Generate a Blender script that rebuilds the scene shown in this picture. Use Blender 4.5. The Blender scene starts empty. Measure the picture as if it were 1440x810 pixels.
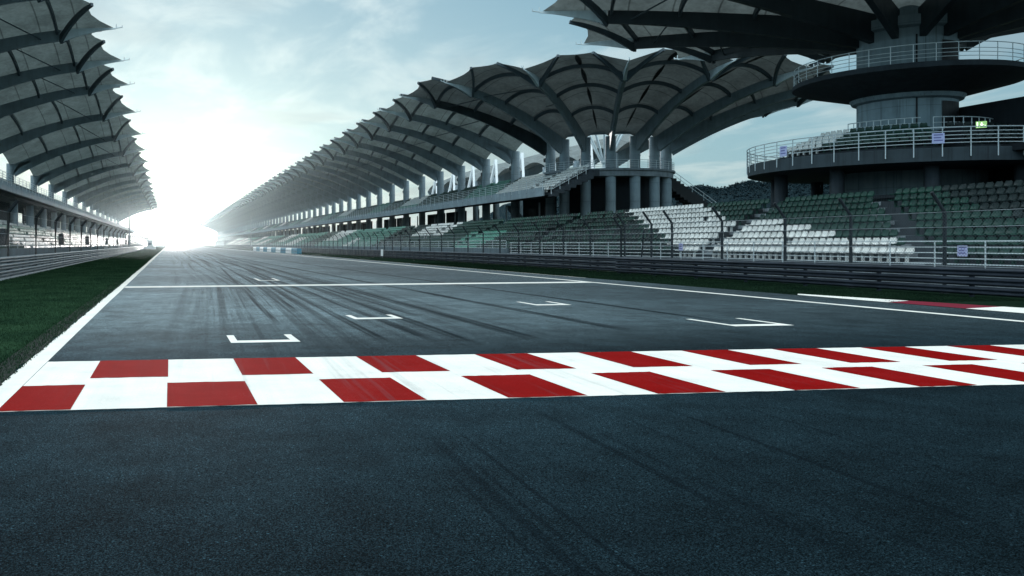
import bpy, math, random
from math import sin, cos, pi, radians, sqrt, atan2, exp
from mathutils import Vector, Matrix
R = random.Random(7)
sc = bpy.context.scene
col = sc.collection
TH = radians(9.6); H = 1.8
CT, ST = cos(TH), sin(TH)

# ------------------------------------------------------------------ camera
cd = bpy.data.cameras.new('camera'); cam = bpy.data.objects.new('camera', cd); col.objects.link(cam)
cam.location = (0, 0, H); cam.rotation_euler = (pi/2, 0, -TH)
cd.sensor_width = 36; cd.lens = 36*1250/1440
cd.shift_x = (720-450)/1440; cd.shift_y = -(405-343)/1440
cd.clip_start = .1; cd.clip_end = 6000
sc.camera = cam
def y_at(px, X):
    """distance along the track at which something at lateral offset X is seen in photo column px (measuring aid)"""
    d = 1268.0*X/(px-238.0)
    return (d - X*ST)/CT

# ------------------------------------------------------------------ mesh helper
class MB:
    def __init__(s): s.v = []; s.f = []; s.uv = None; s.mi = []
    def quad(s, a, b, c, d, m=0):
        n = len(s.v); s.v += [tuple(a), tuple(b), tuple(c), tuple(d)]; s.f.append((n, n+1, n+2, n+3)); s.mi.append(m)
    def poly(s, pts, m=0):
        n = len(s.v); s.v += [tuple(p) for p in pts]; s.f.append(tuple(range(n, n+len(pts)))); s.mi.append(m)
    def add(s, vs, fs, m=0):
        n = len(s.v); s.v += [tuple(p) for p in vs]
        for f in fs: s.f.append(tuple(i+n for i in f)); s.mi.append(m)
    def box(s, x0, x1, y0, y1, z0, z1, m=0):
        s.add([(x0,y0,z0),(x1,y0,z0),(x1,y1,z0),(x0,y1,z0),(x0,y0,z1),(x1,y0,z1),(x1,y1,z1),(x0,y1,z1)],
              [(0,3,2,1),(4,5,6,7),(0,1,5,4),(1,2,6,5),(2,3,7,6),(3,0,4,7)], m)
    def sweep(s, pts, secs, up=(0,0,1), m=0):
        """box section swept along pts; secs = (width, depth above the line, depth below) per point"""
        up = Vector(up); n0 = len(s.v); P = [Vector(p) for p in pts]; n = len(P)
        for i, p in enumerate(P):
            t = (P[min(i+1, n-1)] - P[max(i-1, 0)]).normalized()
            sd = t.cross(up)
            if sd.length < 1e-4: sd = t.cross(Vector((1,0,0)))
            sd.normalize(); u = sd.cross(t).normalized()
            w, a, b = secs[i] if isinstance(secs, list) else secs
            for (q, r) in ((-w/2, -b), (w/2, -b), (w/2, a), (-w/2, a)): s.v.append(tuple(p + sd*q + u*r))
        for i in range(n-1):
            o = n0 + 4*i
            for k in range(4): s.f.append((o+k, o+(k+1) % 4, o+4+(k+1) % 4, o+4+k)); s.mi.append(m)
        s.f.append((n0+3, n0+2, n0+1, n0)); s.mi.append(m)
        e = n0+4*(n-1); s.f.append((e, e+1, e+2, e+3)); s.mi.append(m)
    def tube(s, pts, r, k=6, m=0, cap=True):
        P = [Vector(p) for p in pts]; n = len(P); n0 = len(s.v)
        for i, p in enumerate(P):
            t = (P[min(i+1, n-1)] - P[max(i-1, 0)]).normalized()
            a = t.cross(Vector((0,0,1)))
            if a.length < 1e-3: a = t.cross(Vector((1,0,0)))
            a.normalize(); b = t.cross(a)
            rr = r[i] if isinstance(r, (list, tuple)) else r
            for j in range(k):
                q = 2*pi*j/k; s.v.append(tuple(p + a*(rr*cos(q)) + b*(rr*sin(q))))
        for i in range(n-1):
            for j in range(k):
                s.f.append((n0+i*k+j, n0+i*k+(j+1) % k, n0+(i+1)*k+(j+1) % k, n0+(i+1)*k+j)); s.mi.append(m)
        if cap:
            s.f.append(tuple(n0+j for j in reversed(range(k)))); s.mi.append(m)
            e = n0+(n-1)*k; s.f.append(tuple(e+j for j in range(k))); s.mi.append(m)
    def lathe(s, prof, c=(0,0), k=48, a0=0, a1=2*pi, m=0):
        n0 = len(s.v); full = abs(a1-a0-2*pi) < 1e-6; kk = k if full else k+1
        for (r, z) in prof:
            for j in range(kk):
                q = a0+(a1-a0)*j/k; s.v.append((c[0]+r*cos(q), c[1]+r*sin(q), z))
        for i in range(len(prof)-1):
            for j in range(k):
                j2 = (j+1) % kk
                s.f.append((n0+i*kk+j, n0+i*kk+j2, n0+(i+1)*kk+j2, n0+(i+1)*kk+j)); s.mi.append(m)
    def mesh(s, name, mats, smooth=None):
        me = bpy.data.meshes.new(name); me.from_pydata(s.v, [], s.f)
        for mm in (mats if isinstance(mats, (list, tuple)) else [mats]): me.materials.append(mm)
        if any(s.mi): me.polygons.foreach_set('material_index', s.mi)
        if s.uv:
            uv = me.uv_layers.new(name='UVMap'); flat = []
            for p in me.polygons:
                for vi in p.vertices: flat += s.uv[vi]
            uv.data.foreach_set('uv', flat)
        if smooth is not None:
            me.polygons.foreach_set('use_smooth', [True]*len(me.polygons))
            try: me.set_sharp_from_angle(angle=radians(smooth))
            except Exception: pass
        me.update(); return me
    def build(s, name, mats, parent=None, smooth=None, loc=None):
        o = bpy.data.objects.new(name, s.mesh(name, mats, smooth)); col.objects.link(o)
        if parent: o.parent = parent
        if loc: o.location = loc
        return o
def tag(o, label=None, cat=None, group=None, kind=None):
    if label: o['label'] = label
    if cat: o['category'] = cat
    if group: o['group'] = group
    if kind: o['kind'] = kind
    return o
def empty(name, loc, label, cat, group=None):
    o = bpy.data.objects.new(name, None); col.objects.link(o); o.location = loc; o.empty_display_size = .2
    return tag(o, label, cat, group)
def put(name, me, parent=None, loc=None, rz=0):
    o = bpy.data.objects.new(name, me); col.objects.link(o)
    if parent: o.parent = parent
    if loc: o.location = loc
    if rz: o.rotation_euler = (0, 0, rz)
    return o

# ------------------------------------------------------------------ materials
class G:
    """tiny node-graph writer"""
    def __init__(s, nt): s.nt = nt
    def n(s, t, **kw):
        nd = s.nt.nodes.new(t)
        for k, v in kw.items(): setattr(nd, k, v)
        return nd
    def l(s, a, b): s.nt.links.new(a, b)
    def m(s, op, a, b=None, c=None, clamp=False):
        nd = s.n('ShaderNodeMath', operation=op); nd.use_clamp = clamp
        for i, x in enumerate((a, b, c)):
            if x is None: continue
            if isinstance(x, (int, float)): nd.inputs[i].default_value = x
            else: s.l(x, nd.inputs[i])
        return nd.outputs[0]
    def mr(s, v, a, b, c=0., d=1., smooth=True):
        nd = s.n('ShaderNodeMapRange'); nd.interpolation_type = 'SMOOTHSTEP' if smooth else 'LINEAR'
        s.l(v, nd.inputs[0])
        for i, x in enumerate((a, b, c, d)): nd.inputs[i+1].default_value = x
        return nd.outputs[0]
    def mix(s, f, a, b, mode='MIX'):
        nd = s.n('ShaderNodeMix', data_type='RGBA', blend_type=mode)
        for i, x in ((0, f), (6, a), (7, b)):
            if isinstance(x, (int, float)): nd.inputs[i].default_value = x
            elif isinstance(x, (tuple, list)): nd.inputs[i].default_value = tuple(x)[:3] + (1,)
            else: s.l(x, nd.inputs[i])
        return nd.outputs[2]
    def noise(s, vec, scale, detail=4, rough=.55, dist=0, dim='3D'):
        nd = s.n('ShaderNodeTexNoise', noise_dimensions=dim)
        nd.inputs['Scale'].default_value = scale; nd.inputs['Detail'].default_value = detail
        nd.inputs['Roughness'].default_value = rough; nd.inputs['Distortion'].default_value = dist
        s.l(vec, nd.inputs['Vector']); return nd.outputs[0]
    def coord(s, which='Object'): return s.n('ShaderNodeTexCoord').outputs[which]
    def scale(s, vec, sx, sy, sz):
        nd = s.n('ShaderNodeMapping'); nd.inputs['Scale'].default_value = (sx, sy, sz); s.l(vec, nd.inputs[0]); return nd.outputs[0]
    def xyz(s, vec):
        nd = s.n('ShaderNodeSeparateXYZ'); s.l(vec, nd.inputs[0]); return nd.outputs
    def vec(s, x, y, z):
        nd = s.n('ShaderNodeCombineXYZ')
        for i, v in enumerate((x, y, z)):
            if isinstance(v, (int, float)): nd.inputs[i].default_value = v
            else: s.l(v, nd.inputs[i])
        return nd.outputs[0]
    def bump(s, h, strength=.3, dist=.02):
        nd = s.n('ShaderNodeBump'); nd.inputs['Strength'].default_value = strength; nd.inputs['Distance'].default_value = dist
        s.l(h, nd.inputs['Height']); return nd.outputs[0]
def new_mat(name):
    m = bpy.data.materials.new(name); m.use_nodes = True
    g = G(m.node_tree); b = m.node_tree.nodes['Principled BSDF']
    return m, g, b
def mat(name, c, rough=.6, metal=0., var=.25, vscale=1.5, bump=.15, bscale=25, spec=.25, streak=True, joint=0., jy=0.):
    """worn surface: two noises shade the colour, a finer one dents it"""
    m, g, b = new_mat(name); co = g.coord()
    n1 = g.noise(co, vscale, 5, .6)
    n2 = g.noise(g.scale(co, 3.5, 3.5, .35), vscale, 4, .6)
    f = g.m('ADD', g.m('MULTIPLY', n1, .6), g.m('MULTIPLY', n2, .4 if streak else 0.))
    f = g.mr(f, .3, .7, 1-var, 1+var*.6)
    if joint:
        x_, y_, z_ = g.xyz(co)
        drip = g.mr(g.noise(g.scale(co, 5., 5., .12), 1., 4, .7), .52, .72, 1., .55); f = g.m('MULTIPLY', f, drip)
        f = g.m('MULTIPLY', f, g.m('ADD', .72, g.m('MULTIPLY', .28, g.m('GREATER_THAN', g.m('FRACT', g.m('MULTIPLY', z_, joint)), .022))))
        if jy: f = g.m('MULTIPLY', f, g.m('ADD', .65, g.m('MULTIPLY', .35, g.m('GREATER_THAN', g.m('FRACT', g.m('MULTIPLY', y_, jy)), .012))))
    cc = g.mix(1., c, g.vec(f, f, f), 'MULTIPLY')
    g.l(cc, b.inputs['Base Color']); b.inputs['Metallic'].default_value = metal
    g.l(g.mr(n1, .3, .7, max(.05, rough-.1), min(1, rough+.1)), b.inputs['Roughness'])
    b.inputs['Specular IOR Level'].default_value = spec
    if bump: g.l(g.bump(g.noise(co, bscale, 3, .6), bump, .02), b.inputs['Normal'])
    return m
M = {}
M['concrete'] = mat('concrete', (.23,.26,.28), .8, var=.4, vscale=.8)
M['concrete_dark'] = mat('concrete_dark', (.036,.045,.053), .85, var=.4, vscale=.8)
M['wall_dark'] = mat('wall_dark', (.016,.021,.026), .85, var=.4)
M['parapet'] = mat('parapet_concrete', (.20,.27,.31), .7, var=.35, vscale=.8, joint=.01, jy=.4)
M['column'] = mat('painted_column', (.25,.31,.34), .65, var=.28, vscale=.6, joint=.42, jy=.164)
M['rib'] = mat('rib_steel', (.18,.235,.26), .5, var=.25, vscale=.7, bump=.05)
M['fin'] = mat('fin_steel', (.52,.60,.62), .5, var=.18, vscale=.7, bump=.05)
M['purlin'] = mat('purlin_steel', (.06,.082,.095), .5, var=.2, bump=.04)
M['galv'] = mat('galvanised_steel', (.30,.34,.37), .42, .75, var=.25, vscale=1.2, bump=.08, bscale=12)
M['galv_mid'] = mat('weathered_steel', (.15,.18,.205), .40, .6, var=.35, vscale=.9, bump=.08, bscale=10)
M['galv_dark'] = mat('tarnished_steel', (.026,.034,.046), .45, .35, var=.35, vscale=.9, bump=.08, bscale=10)
M['rail'] = mat('railing_paint', (.62,.68,.70), .4, .1, var=.15, bump=.0)
M['post_black'] = mat('black_post', (.022,.028,.034), .5, .2, var=.3, bump=.05)
M['post_grey'] = mat('grey_post', (.07,.09,.10), .5, .3, var=.25, bump=.05)
M['seat_white'] = mat('seat_white', (.72,.715,.68), .45, var=.30, vscale=1.1, bump=.02)
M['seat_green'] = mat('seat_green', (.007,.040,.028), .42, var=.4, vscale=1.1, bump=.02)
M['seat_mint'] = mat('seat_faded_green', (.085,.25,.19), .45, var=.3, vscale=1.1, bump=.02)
M['seat_shaded'] = mat('seat_shadow_green', (.006,.015,.015), .5, var=.3, vscale=1.1, bump=.02)  # green seat with shade mixed into its colour
M['white'] = mat('white_panel', (.78,.80,.80), .5, var=.1, bump=.03)
M['blue'] = mat('blue_panel', (.025,.19,.29), .5, var=.2, bump=.03)
M['black'] = mat('black_panel', (.012,.014,.016), .55, var=.3, bump=.05)
M['paper'] = mat('notice_paper', (.52,.54,.80), .7, var=.08, bump=0)
M['ink'] = mat('notice_ink', (.16,.16,.38), .7, var=.05, bump=0)
M['bark'] = mat('bark', (.09,.075,.06), .9, var=.4, bump=.5)
M['leaf'] = mat('leaf', (.035,.075,.03), .6, var=.45, vscale=.5, bump=0)

def membrane_mat(name='roof_membrane', c=(.21,.25,.24), tl=.22):
    m, g, b = new_mat(name)
    uv = g.coord('UV'); u, v, _ = g.xyz(uv); co = g.coord()
    n = g.noise(co, .5, 5, .6); n2 = g.noise(g.scale(co, 1, 1, .3), 3., 4, .6)
    f = g.mr(g.m('ADD', g.m('MULTIPLY', n, .6), g.m('MULTIPLY', n2, .4)), .3, .7, .6, 1.15)
    # welded seams every seventh of the span
    q = g.m('ABSOLUTE', g.m('SUBTRACT', g.m('FRACT', g.m('MULTIPLY', v, 7.)), .5))
    s = g.mr(q, .47, .492, 1., .45)
    q2 = g.m('ABSOLUTE', g.m('SUBTRACT', g.m('FRACT', g.m('ADD', g.m('MULTIPLY', u, 2.), .5)), .5))
    s2 = g.mr(q2, .0, .012, .6, 1.)
    f = g.m('MULTIPLY', f, g.m('MULTIPLY', s, s2))
    cc = g.mix(1., c, g.vec(f, f, f), 'MULTIPLY')
    g.l(cc, b.inputs['Base Color']); b.inputs['Roughness'].default_value = .75
    tr = g.n('ShaderNodeBsdfTranslucent'); g.l(cc, tr.inputs[0])
    mx = g.n('ShaderNodeMixShader'); mx.inputs[0].default_value = tl
    out = m.node_tree.nodes['Material Output']
    g.l(b.outputs[0], mx.inputs[1]); g.l(tr.outputs[0], mx.inputs[2]); g.l(mx.outputs[0], out.inputs[0])
    return m
M['membrane'] = membrane_mat(); M['membrane_mid'] = membrane_mat('fan_membrane', (.165,.19,.188), .12); M['membrane_dark'] = membrane_mat('tower_membrane', (.21,.235,.225), .26)
M['rib_dark'] = mat('tower_rib_steel', (.035,.048,.056), .5, var=.25, vscale=.7, bump=.05)
M['core'] = mat('tower_concrete', (.23,.30,.33), .75, var=.3, vscale=.6, joint=.55)
M['slab'] = mat('tower_slab', (.048,.064,.074), .8, var=.35, vscale=.7, joint=.01, jy=.5)

def asphalt_mat():
    m, g, b = new_mat('asphalt'); co = g.coord(); x, y, z = g.xyz(co)
    big = g.noise(co, .12, 4, .6); mid = g.noise(co, 1.3, 5, .65); fine = g.noise(co, 55, 3, .7)
    grit = g.noise(co, 130, 2, .6)
    vor = g.n('ShaderNodeTexVoronoi'); vor.inputs['Scale'].default_value = 70; g.l(co, vor.inputs['Vector'])
    # rubber laid along the racing line: the line drifts from x=7.5 far away to x=3 at the band
    line = g.m('SUBTRACT', x, g.m('ADD', 2.8, g.m('MULTIPLY', g.m('MINIMUM', y, 40.), .045)))
    wob = g.noise(g.vec(g.m('MULTIPLY', x, .06), g.m('MULTIPLY', y, .012), 0.), 1., 2, .5)
    u = g.m('ADD', line, g.m('MULTIPLY', g.m('SUBTRACT', wob, .5), 2.))
    st1 = g.noise(g.vec(g.m('MULTIPLY', u, 2.4), g.m('MULTIPLY', y, .018), 0.), 1., 5, .65)
    st2 = g.noise(g.vec(g.m('MULTIPLY', u, 9.), g.m('MULTIPLY', y, .05), 3.), 1., 3, .6)
    band = g.m('MULTIPLY', g.mr(g.m('ABSOLUTE', line), .6, 6., 1., .0), g.mr(y, 9., 30., .12, 1.))
    rub = g.m('MULTIPLY', g.mr(st1, .44, .66), g.m('ADD', .10, g.m('MULTIPLY', band, 1.)), clamp=True)
    fs = g.m('MULTIPLY', g.mr(st2, .50, .72), g.m('ADD', .07, g.m('MULTIPLY', band, .75)), clamp=True)
    rubber = g.m('MAXIMUM', g.m('MULTIPLY', rub, .9), fs)
    def mark(x0, sl, yc, w, y0, y1, bend=0.):
        c = g.m('ADD', x0, g.m('MULTIPLY', g.m('SUBTRACT', y, yc), sl))
        if bend:
            dy = g.m('SUBTRACT', y, yc); c = g.m('ADD', c, g.m('MULTIPLY', g.m('MULTIPLY', dy, dy), bend))
        dd = g.m('ABSOLUTE', g.m('SUBTRACT', x, c))
        a = g.mr(dd, w*.4, w, 1., 0.)
        return g.m('MULTIPLY', g.m('MULTIPLY', a, g.mr(y, y0, y0*1.15+.1, 0., 1.)), g.mr(y, y1*.8, y1, 1., 0.))
    marks = None
    for a in ((2.35,.055,7,.07,3.2,9.0,0),(2.47,.058,7,.035,3.2,8.0,0),(2.66,.055,7,.03,3.2,8.8,0),(2.2,.06,7,.03,3.2,7.6,0),(3.9,.05,9,.06,5.,9.9,0),(4.1,.05,9,.04,4.2,9.2,0),(4.6,.06,8,.05,4.,9.5,0),(5.3,.05,8,.05,4.5,9.9,0),(6.2,.05,8,.04,5.,9.9,0),(5.5,.02,18,.22,14.5,90,0),(4.0,.03,18,.16,15,70,0),(4.9,.012,18,.2,15,200,0),(3.3,.02,18,.1,22,160,0),(6.1,.004,18,.14,20,260,0),
              (6.9,.01,24,.3,15,220,0),(2.7,.03,30,.12,19,80,0),(9.3,-.01,30,.25,16,140,0),(12.5,-.012,40,.2,18,160,0)):
        k = mark(*a); marks = k if marks is None else g.m('MAXIMUM', marks, k)
    marks = g.m('MULTIPLY', marks, g.mr(st2, .3, .6, .35, 1.))
    rubber = g.m('MAXIMUM', rubber, g.m('MULTIPLY', marks, g.mr(y, 9., 14., .62, .95)))
    vor.feature = 'F1'; vor.inputs['Scale'].default_value = 150
    cellv = g.xyz(vor.outputs['Color'])[0]
    stone = g.m('POWER', cellv, 3.)
    v2 = g.n('ShaderNodeTexVoronoi'); v2.inputs['Scale'].default_value = 38; g.l(co, v2.inputs['Vector'])
    big_stone = g.m('MULTIPLY', g.mr(g.xyz(v2.outputs['Color'])[1], .93, .97), g.mr(v2.outputs['Distance'], .15, .4, 1., 0.))
    tone = g.m('MULTIPLY', g.mr(big, .3, .7, .72, 1.22), g.mr(mid, .3, .7, .75, 1.25))
    tone = g.m('MULTIPLY', tone, g.mr(fine, .32, .68, .55, 1.45))
    tone = g.m('MULTIPLY', tone, g.m('ADD', .35, g.m('ADD', g.m('MULTIPLY', stone, 2.1), g.m('MULTIPLY', big_stone, 3.))))
    # sheen painted into the colour: paler with distance, fading towards the kerb
    sheen_mix = g.m('MULTIPLY', g.m('ADD', g.m('MULTIPLY', g.mr(y, 12., 24.), .55), g.m('MULTIPLY', g.mr(y, 20., 110.), .45)), g.mr(x, 2., 16., 1., .30))
    fg = g.m('MULTIPLY', g.mr(y, 4.2, 10., .8, 1.55), g.mr(x, 1., 9., 1.15, .75))  # painted light falloff: darker near the camera and towards the kerb
    base0 = g.mix(sheen_mix, g.mix(1., (.0068,.0150,.0195), g.vec(fg, fg, fg), 'MULTIPLY'), (.215,.285,.31))
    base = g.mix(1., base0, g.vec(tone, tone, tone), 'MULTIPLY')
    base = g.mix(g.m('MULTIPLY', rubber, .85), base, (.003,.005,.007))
    # colour carries the rubber and the painted sheen
    g.l(base, b.inputs['Base Color'])
    g.l(g.mr(y, 110., 350., .93, .62), b.inputs['Roughness'])
    b.inputs['Specular Tint'].default_value = (.50,.82,1.,1)
    sp = g.m('MULTIPLY', g.m('MULTIPLY', g.mr(cellv, .1, .9, .10, 1.), g.mr(y, 10., 70., .03, .34)), g.m('SUBTRACT', 1., g.m('MULTIPLY', rubber, .85)))
    g.l(sp, b.inputs['Specular IOR Level'])
    hgt = g.m('ADD', g.m('MULTIPLY', fine, .5), g.m('ADD', g.m('MULTIPLY', grit, .4), g.m('MULTIPLY', cellv, .25)))
    g.l(g.bump(hgt, .35, .007), b.inputs['Normal'])
    return m
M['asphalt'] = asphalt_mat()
def paint_mat(name, c, wear=.5, edge=True):
    """road paint: asphalt grain presses through, scuffed grey in places"""
    m, g, b = new_mat(name); co = g.coord()
    n = g.noise(co, 1.1, 5, .65); f = g.noise(co, 60, 3, .7); d = g.noise(g.scale(co, 3., .15, 1), 1.2, 4, .6)
    t = g.m('MULTIPLY', g.mr(n, .3, .7, .86, 1.05), g.mr(f, .3, .7, .88, 1.06))
    t = g.m('MULTIPLY', t, g.mr(d, .35, .75, 1.02, .93))
    cc = g.mix(1., c, g.vec(t, t, t), 'MULTIPLY')
    px_, py_, _z = g.xyz(co)
    sc_ = g.noise(g.vec(g.m('MULTIPLY', g.m('SUBTRACT', px_, g.m('MULTIPLY', py_, .045)), 5.), g.m('MULTIPLY', py_, .12), 0.), 1., 4, .6)
    scuff = g.m('MULTIPLY', g.mr(sc_, .54, .70), g.mr(g.m('ABSOLUTE', g.m('SUBTRACT', px_, 4.)), 1., 6., .20, .03))
    cc = g.mix(scuff, cc, (.08,.09,.10))
    holes = g.m('MULTIPLY', g.mr(f, .56, .68), g.mr(n, .42, .70))
    cc = g.mix(g.m('MULTIPLY', holes, wear), cc, (.05,.06,.07))
    g.l(cc, b.inputs['Base Color']); b.inputs['Roughness'].default_value = .9; b.inputs['Specular IOR Level'].default_value = .02
    g.l(g.bump(f, .35, .01), b.inputs['Normal'])
    return m
M['paint_white'] = paint_mat('road_paint_white', (.74,.715,.66), .8)
M['paint_red'] = paint_mat('road_paint_red', (.20,.001,.001), .7)
M['paint_dull'] = paint_mat('road_paint_maroon', (.16,.02,.035), .5)
def grass_mat(name, c1, c2):
    m, g, b = new_mat(name); co = g.coord()
    n = g.noise(co, .5, 5, .6); f = g.noise(co, 26, 4, .7)
    t = g.m('ADD', g.m('MULTIPLY', n, .45), g.m('MULTIPLY', f, .55))
    g.l(g.mix(g.mr(t, .36, .64), c1, c2), b.inputs['Base Color']); b.inputs['Roughness'].default_value = .8
    b.inputs['Specular IOR Level'].default_value = .0
    g.l(g.bump(f, .25, .02), b.inputs['Normal']); return m
M['grass'] = grass_mat('turf', (.007,.018,.011), (.022,.050,.026))
M['blade'] = grass_mat('grass_blade', (.009,.026,.014), (.030,.064,.032))
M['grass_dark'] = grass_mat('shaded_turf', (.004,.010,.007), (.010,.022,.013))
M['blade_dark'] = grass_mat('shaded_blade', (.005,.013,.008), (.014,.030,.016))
M['ground'] = grass_mat('ground_cover', (.020,.030,.022), (.05,.065,.045))
M['hill'] = grass_mat('hill_cover', (.009,.017,.021), (.015,.027,.032))  # blue tint painted in as aerial haze
def mesh_mat():
    m, g, b = new_mat('chain_link'); x, y, z = g.xyz(g.coord())
    a = g.m('ABSOLUTE', g.m('SUBTRACT', g.m('FRACT', g.m('MULTIPLY', g.m('ADD', y, z), 8.)), .5))
    c = g.m('ABSOLUTE', g.m('SUBTRACT', g.m('FRACT', g.m('MULTIPLY', g.m('SUBTRACT', y, z), 8.)), .5))
    w = g.m('MINIMUM', a, c); k = g.m('LESS_THAN', w, .06)
    b.inputs['Base Color'].default_value = (.05,.065,.075,1); b.inputs['Roughness'].default_value = .5
    tr = g.n('ShaderNodeBsdfTransparent'); mx = g.n('ShaderNodeMixShader')
    g.l(k, mx.inputs[0]); g.l(tr.outputs[0], mx.inputs[1]); g.l(b.outputs[0], mx.inputs[2])
    g.l(mx.outputs[0], m.node_tree.nodes['Material Output'].inputs[0]); return m
M['mesh'] = mesh_mat()
def emit_mat(name, c, s):
    m, g, b = new_mat(name); b.inputs['Base Color'].default_value = c+(1,)
    b.inputs['Emission Color'].default_value = c+(1,); b.inputs['Emission Strength'].default_value = s; return m
M['exit_green'] = emit_mat('lit_exit_sign', (.30,.55,.18), .75)
M['exit_white'] = emit_mat('lit_exit_symbol', (.9,1.,.75), 1.6)

# ------------------------------------------------------------------ sky, sun, haze
SAZ, SEL = radians(.3), radians(1.7)
S = Vector((sin(SAZ)*cos(SEL), cos(SAZ)*cos(SEL), sin(SEL)))
w = bpy.data.worlds.new('World'); sc.world = w; w.use_nodes = True
g = G(w.node_tree); bg = w.node_tree.nodes['Background']
sky = g.n('ShaderNodeTexSky', sky_type='NISHITA'); sky.sun_disc = False
sky.sun_elevation = SEL; sky.sun_rotation = SAZ; sky.altitude = 50; sky.air_density = 1.2; sky.dust_density = 2.; sky.ozone_density = 2.
nsky = g.mix(1., sky.outputs[0], (.018,.042,.058), 'MULTIPLY')
D = g.coord('Generated'); dx, dy, dz = g.xyz(D)
nd = g.n('ShaderNodeVectorMath', operation='DOT_PRODUCT'); g.l(D, nd.inputs[0]); nd.inputs[1].default_value = S
dot = g.m('MAXIMUM', nd.outputs['Value'], 0.)
zz = g.m('ADD', g.m('MAXIMUM', dz, 0.), .10)
pl = g.vec(g.m('DIVIDE', dx, zz), g.m('DIVIDE', dy, zz), 0.)
c1 = g.noise(g.scale(pl, 1.0, .6, 1), 2.3, 8, .60, .5)
c2 = g.noise(g.scale(pl, 1.0, .8, 1), .85, 4, .55, .3)
cl = g.mr(g.m('ADD', g.m('MULTIPLY', c1, .55), g.m('MULTIPLY', c2, .45)), .42, .58)
low = g.mr(dz, 0., .42, 1., 0.)
blue = g.mix(low, (.15,.31,.42), (.30,.48,.56))
sky2 = g.mix(g.m('MULTIPLY', cl, .85), blue, (.50,.62,.66))
dark = g.m('MULTIPLY', g.mr(c2, .48, .60), .6)
sky2 = g.mix(dark, sky2, (.19,.31,.39))
sky2 = g.mix(1., sky2, nsky, 'ADD')
g1 = g.m('MULTIPLY', g.m('POWER', dot, 12.), .25)
g2 = g.m('MULTIPLY', g.m('POWER', dot, 90.), .34)
g3 = g.m('MULTIPLY', g.m('POWER', dot, 1100.), 3.)
gl = g.m('ADD', g1, g.m('ADD', g2, g3))
glow = g.mix(1., (1.,.985,.92), g.vec(gl, gl, gl), 'MULTIPLY')
zen = g.mr(dz, .3, .7)
sky2 = g.mix(g.m('MULTIPLY', zen, .8), sky2, (.40,.44,.45))
sky3 = g.mix(1., sky2, glow, 'ADD')
# slightly dull away from the sun; overhead boost added to light the scene
dim = g.m('MULTIPLY', g.mr(dot, .0, .9, .8, 1.), g.mr(dz, .30, .75, 1., 3.1))
# unseen brightness added to the sky beside and behind the camera as fill
sky_fill = g.m('MULTIPLY', g.m('MAXIMUM', g.mr(dx, -.25, -.75), g.m('MULTIPLY', g.mr(dy, .1, -.5), .7)), g.mr(dz, .02, .22)); dim = g.m('MULTIPLY', dim, g.m('ADD', 1., g.m('MULTIPLY', sky_fill, 2.2)))
sky3 = g.mix(1., sky3, g.vec(dim, dim, dim), 'MULTIPLY')
g.l(sky3, bg.inputs[0]); bg.inputs[1].default_value = 1.
sl = bpy.data.lights.new('sun', 'SUN'); so = bpy.data.objects.new('sun', sl); col.objects.link(so)
sl.energy = 2.0; sl.angle = radians(.6); sl.color = (1., .99, .965)
so.rotation_euler = (-S).to_track_quat('-Z', 'Y').to_euler(); so.location = (0, 60, 60)
HAZE = True
if HAZE:
    hb = MB(); hb.box(-60, 75, 90, 1300, -.5, 30)
    m = bpy.data.materials.new('haze'); m.use_nodes = True; nt = m.node_tree; nt.nodes.clear(); gg = G(nt)
    out = gg.n('ShaderNodeOutputMaterial'); vs = gg.n('ShaderNodeVolumeScatter')
    vs.inputs['Color'].default_value = (.80,.96,1.,1); vs.inputs['Density'].default_value = .00028; vs.inputs['Anisotropy'].default_value = .8
    gg.l(vs.outputs[0], out.inputs['Volume'])
    tag(hb.build('haze', m), kind='stuff')

# ------------------------------------------------------------------ ground and track
def sheet(name, pts, z, m, **t):
    b = MB(); b.poly([(x, y, z) for x, y in pts]); o = b.build(name, m); tag(o, **t); return o
sheet('ground', [(-3000,-300),(3000,-300),(3000,5000),(-3000,5000)], -.012, M['ground'], kind='structure')
def strip(name, x0, x1, y0, y1, z, m, n=1):
    b = MB()
    for i in range(n):
        a = y0+(y1-y0)*i/n; c = y0+(y1-y0)*(i+1)/n
        b.quad((x0,a,z),(x1,a,z),(x1,c,z),(x0,c,z))
    return tag(b.build(name, m), kind='structure')
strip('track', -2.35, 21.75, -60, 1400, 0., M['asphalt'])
strip('grass_verge', -10.2, -2.35, -60, 1400, .004, M['grass'])
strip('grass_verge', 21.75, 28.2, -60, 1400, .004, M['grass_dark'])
def blades(name, x0, x1, y0, y1, n, hmax, m='blade'):
    b = MB()
    for i in range(n):
        u = R.random()**1.9; y = y0+(y1-y0)*u; x = x0+(x1-x0)*R.random()
        h = hmax*(.45+.55*R.random())*(1+u); a = R.random()*pi; wd = .007*(1+3*u); lx, ly = R.gauss(0,.35)*h, R.gauss(0,.35)*h
        b.add([(x-wd*cos(a),y-wd*sin(a),.004),(x+wd*cos(a),y+wd*sin(a),.004),(x+lx,y+ly,.004+h)], [(0,1,2)])
    return tag(b.build(name, M[m]), kind='stuff')
tag(blades('grass', -8.1, -2.2, 8.6, 120, 130000, .045), label='short dark green turf beside the white edge line')
def far_blades():
    b = MB()
    for i in range(26000):
        y = 105+420*R.random()**1.5; x = R.uniform(-8.1, -2.25); h = R.uniform(.04,.08); wd = R.uniform(.03,.10); lx = R.gauss(0,.02)
        b.add([(x-wd,y,.004),(x+wd,y,.004),(x+lx,y+R.gauss(0,.02),.004+h)], [(0,1,2)])
    tag(b.build('grass', M['blade']), label='far stretch of green turf running to the white hut', kind='stuff')
far_blades()
tag(blades('grass', 21.9, 26.6, 24, 80, 45000, .05, 'blade_dark'), label='dark turf strip between the kerb and the guardrail')

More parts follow.
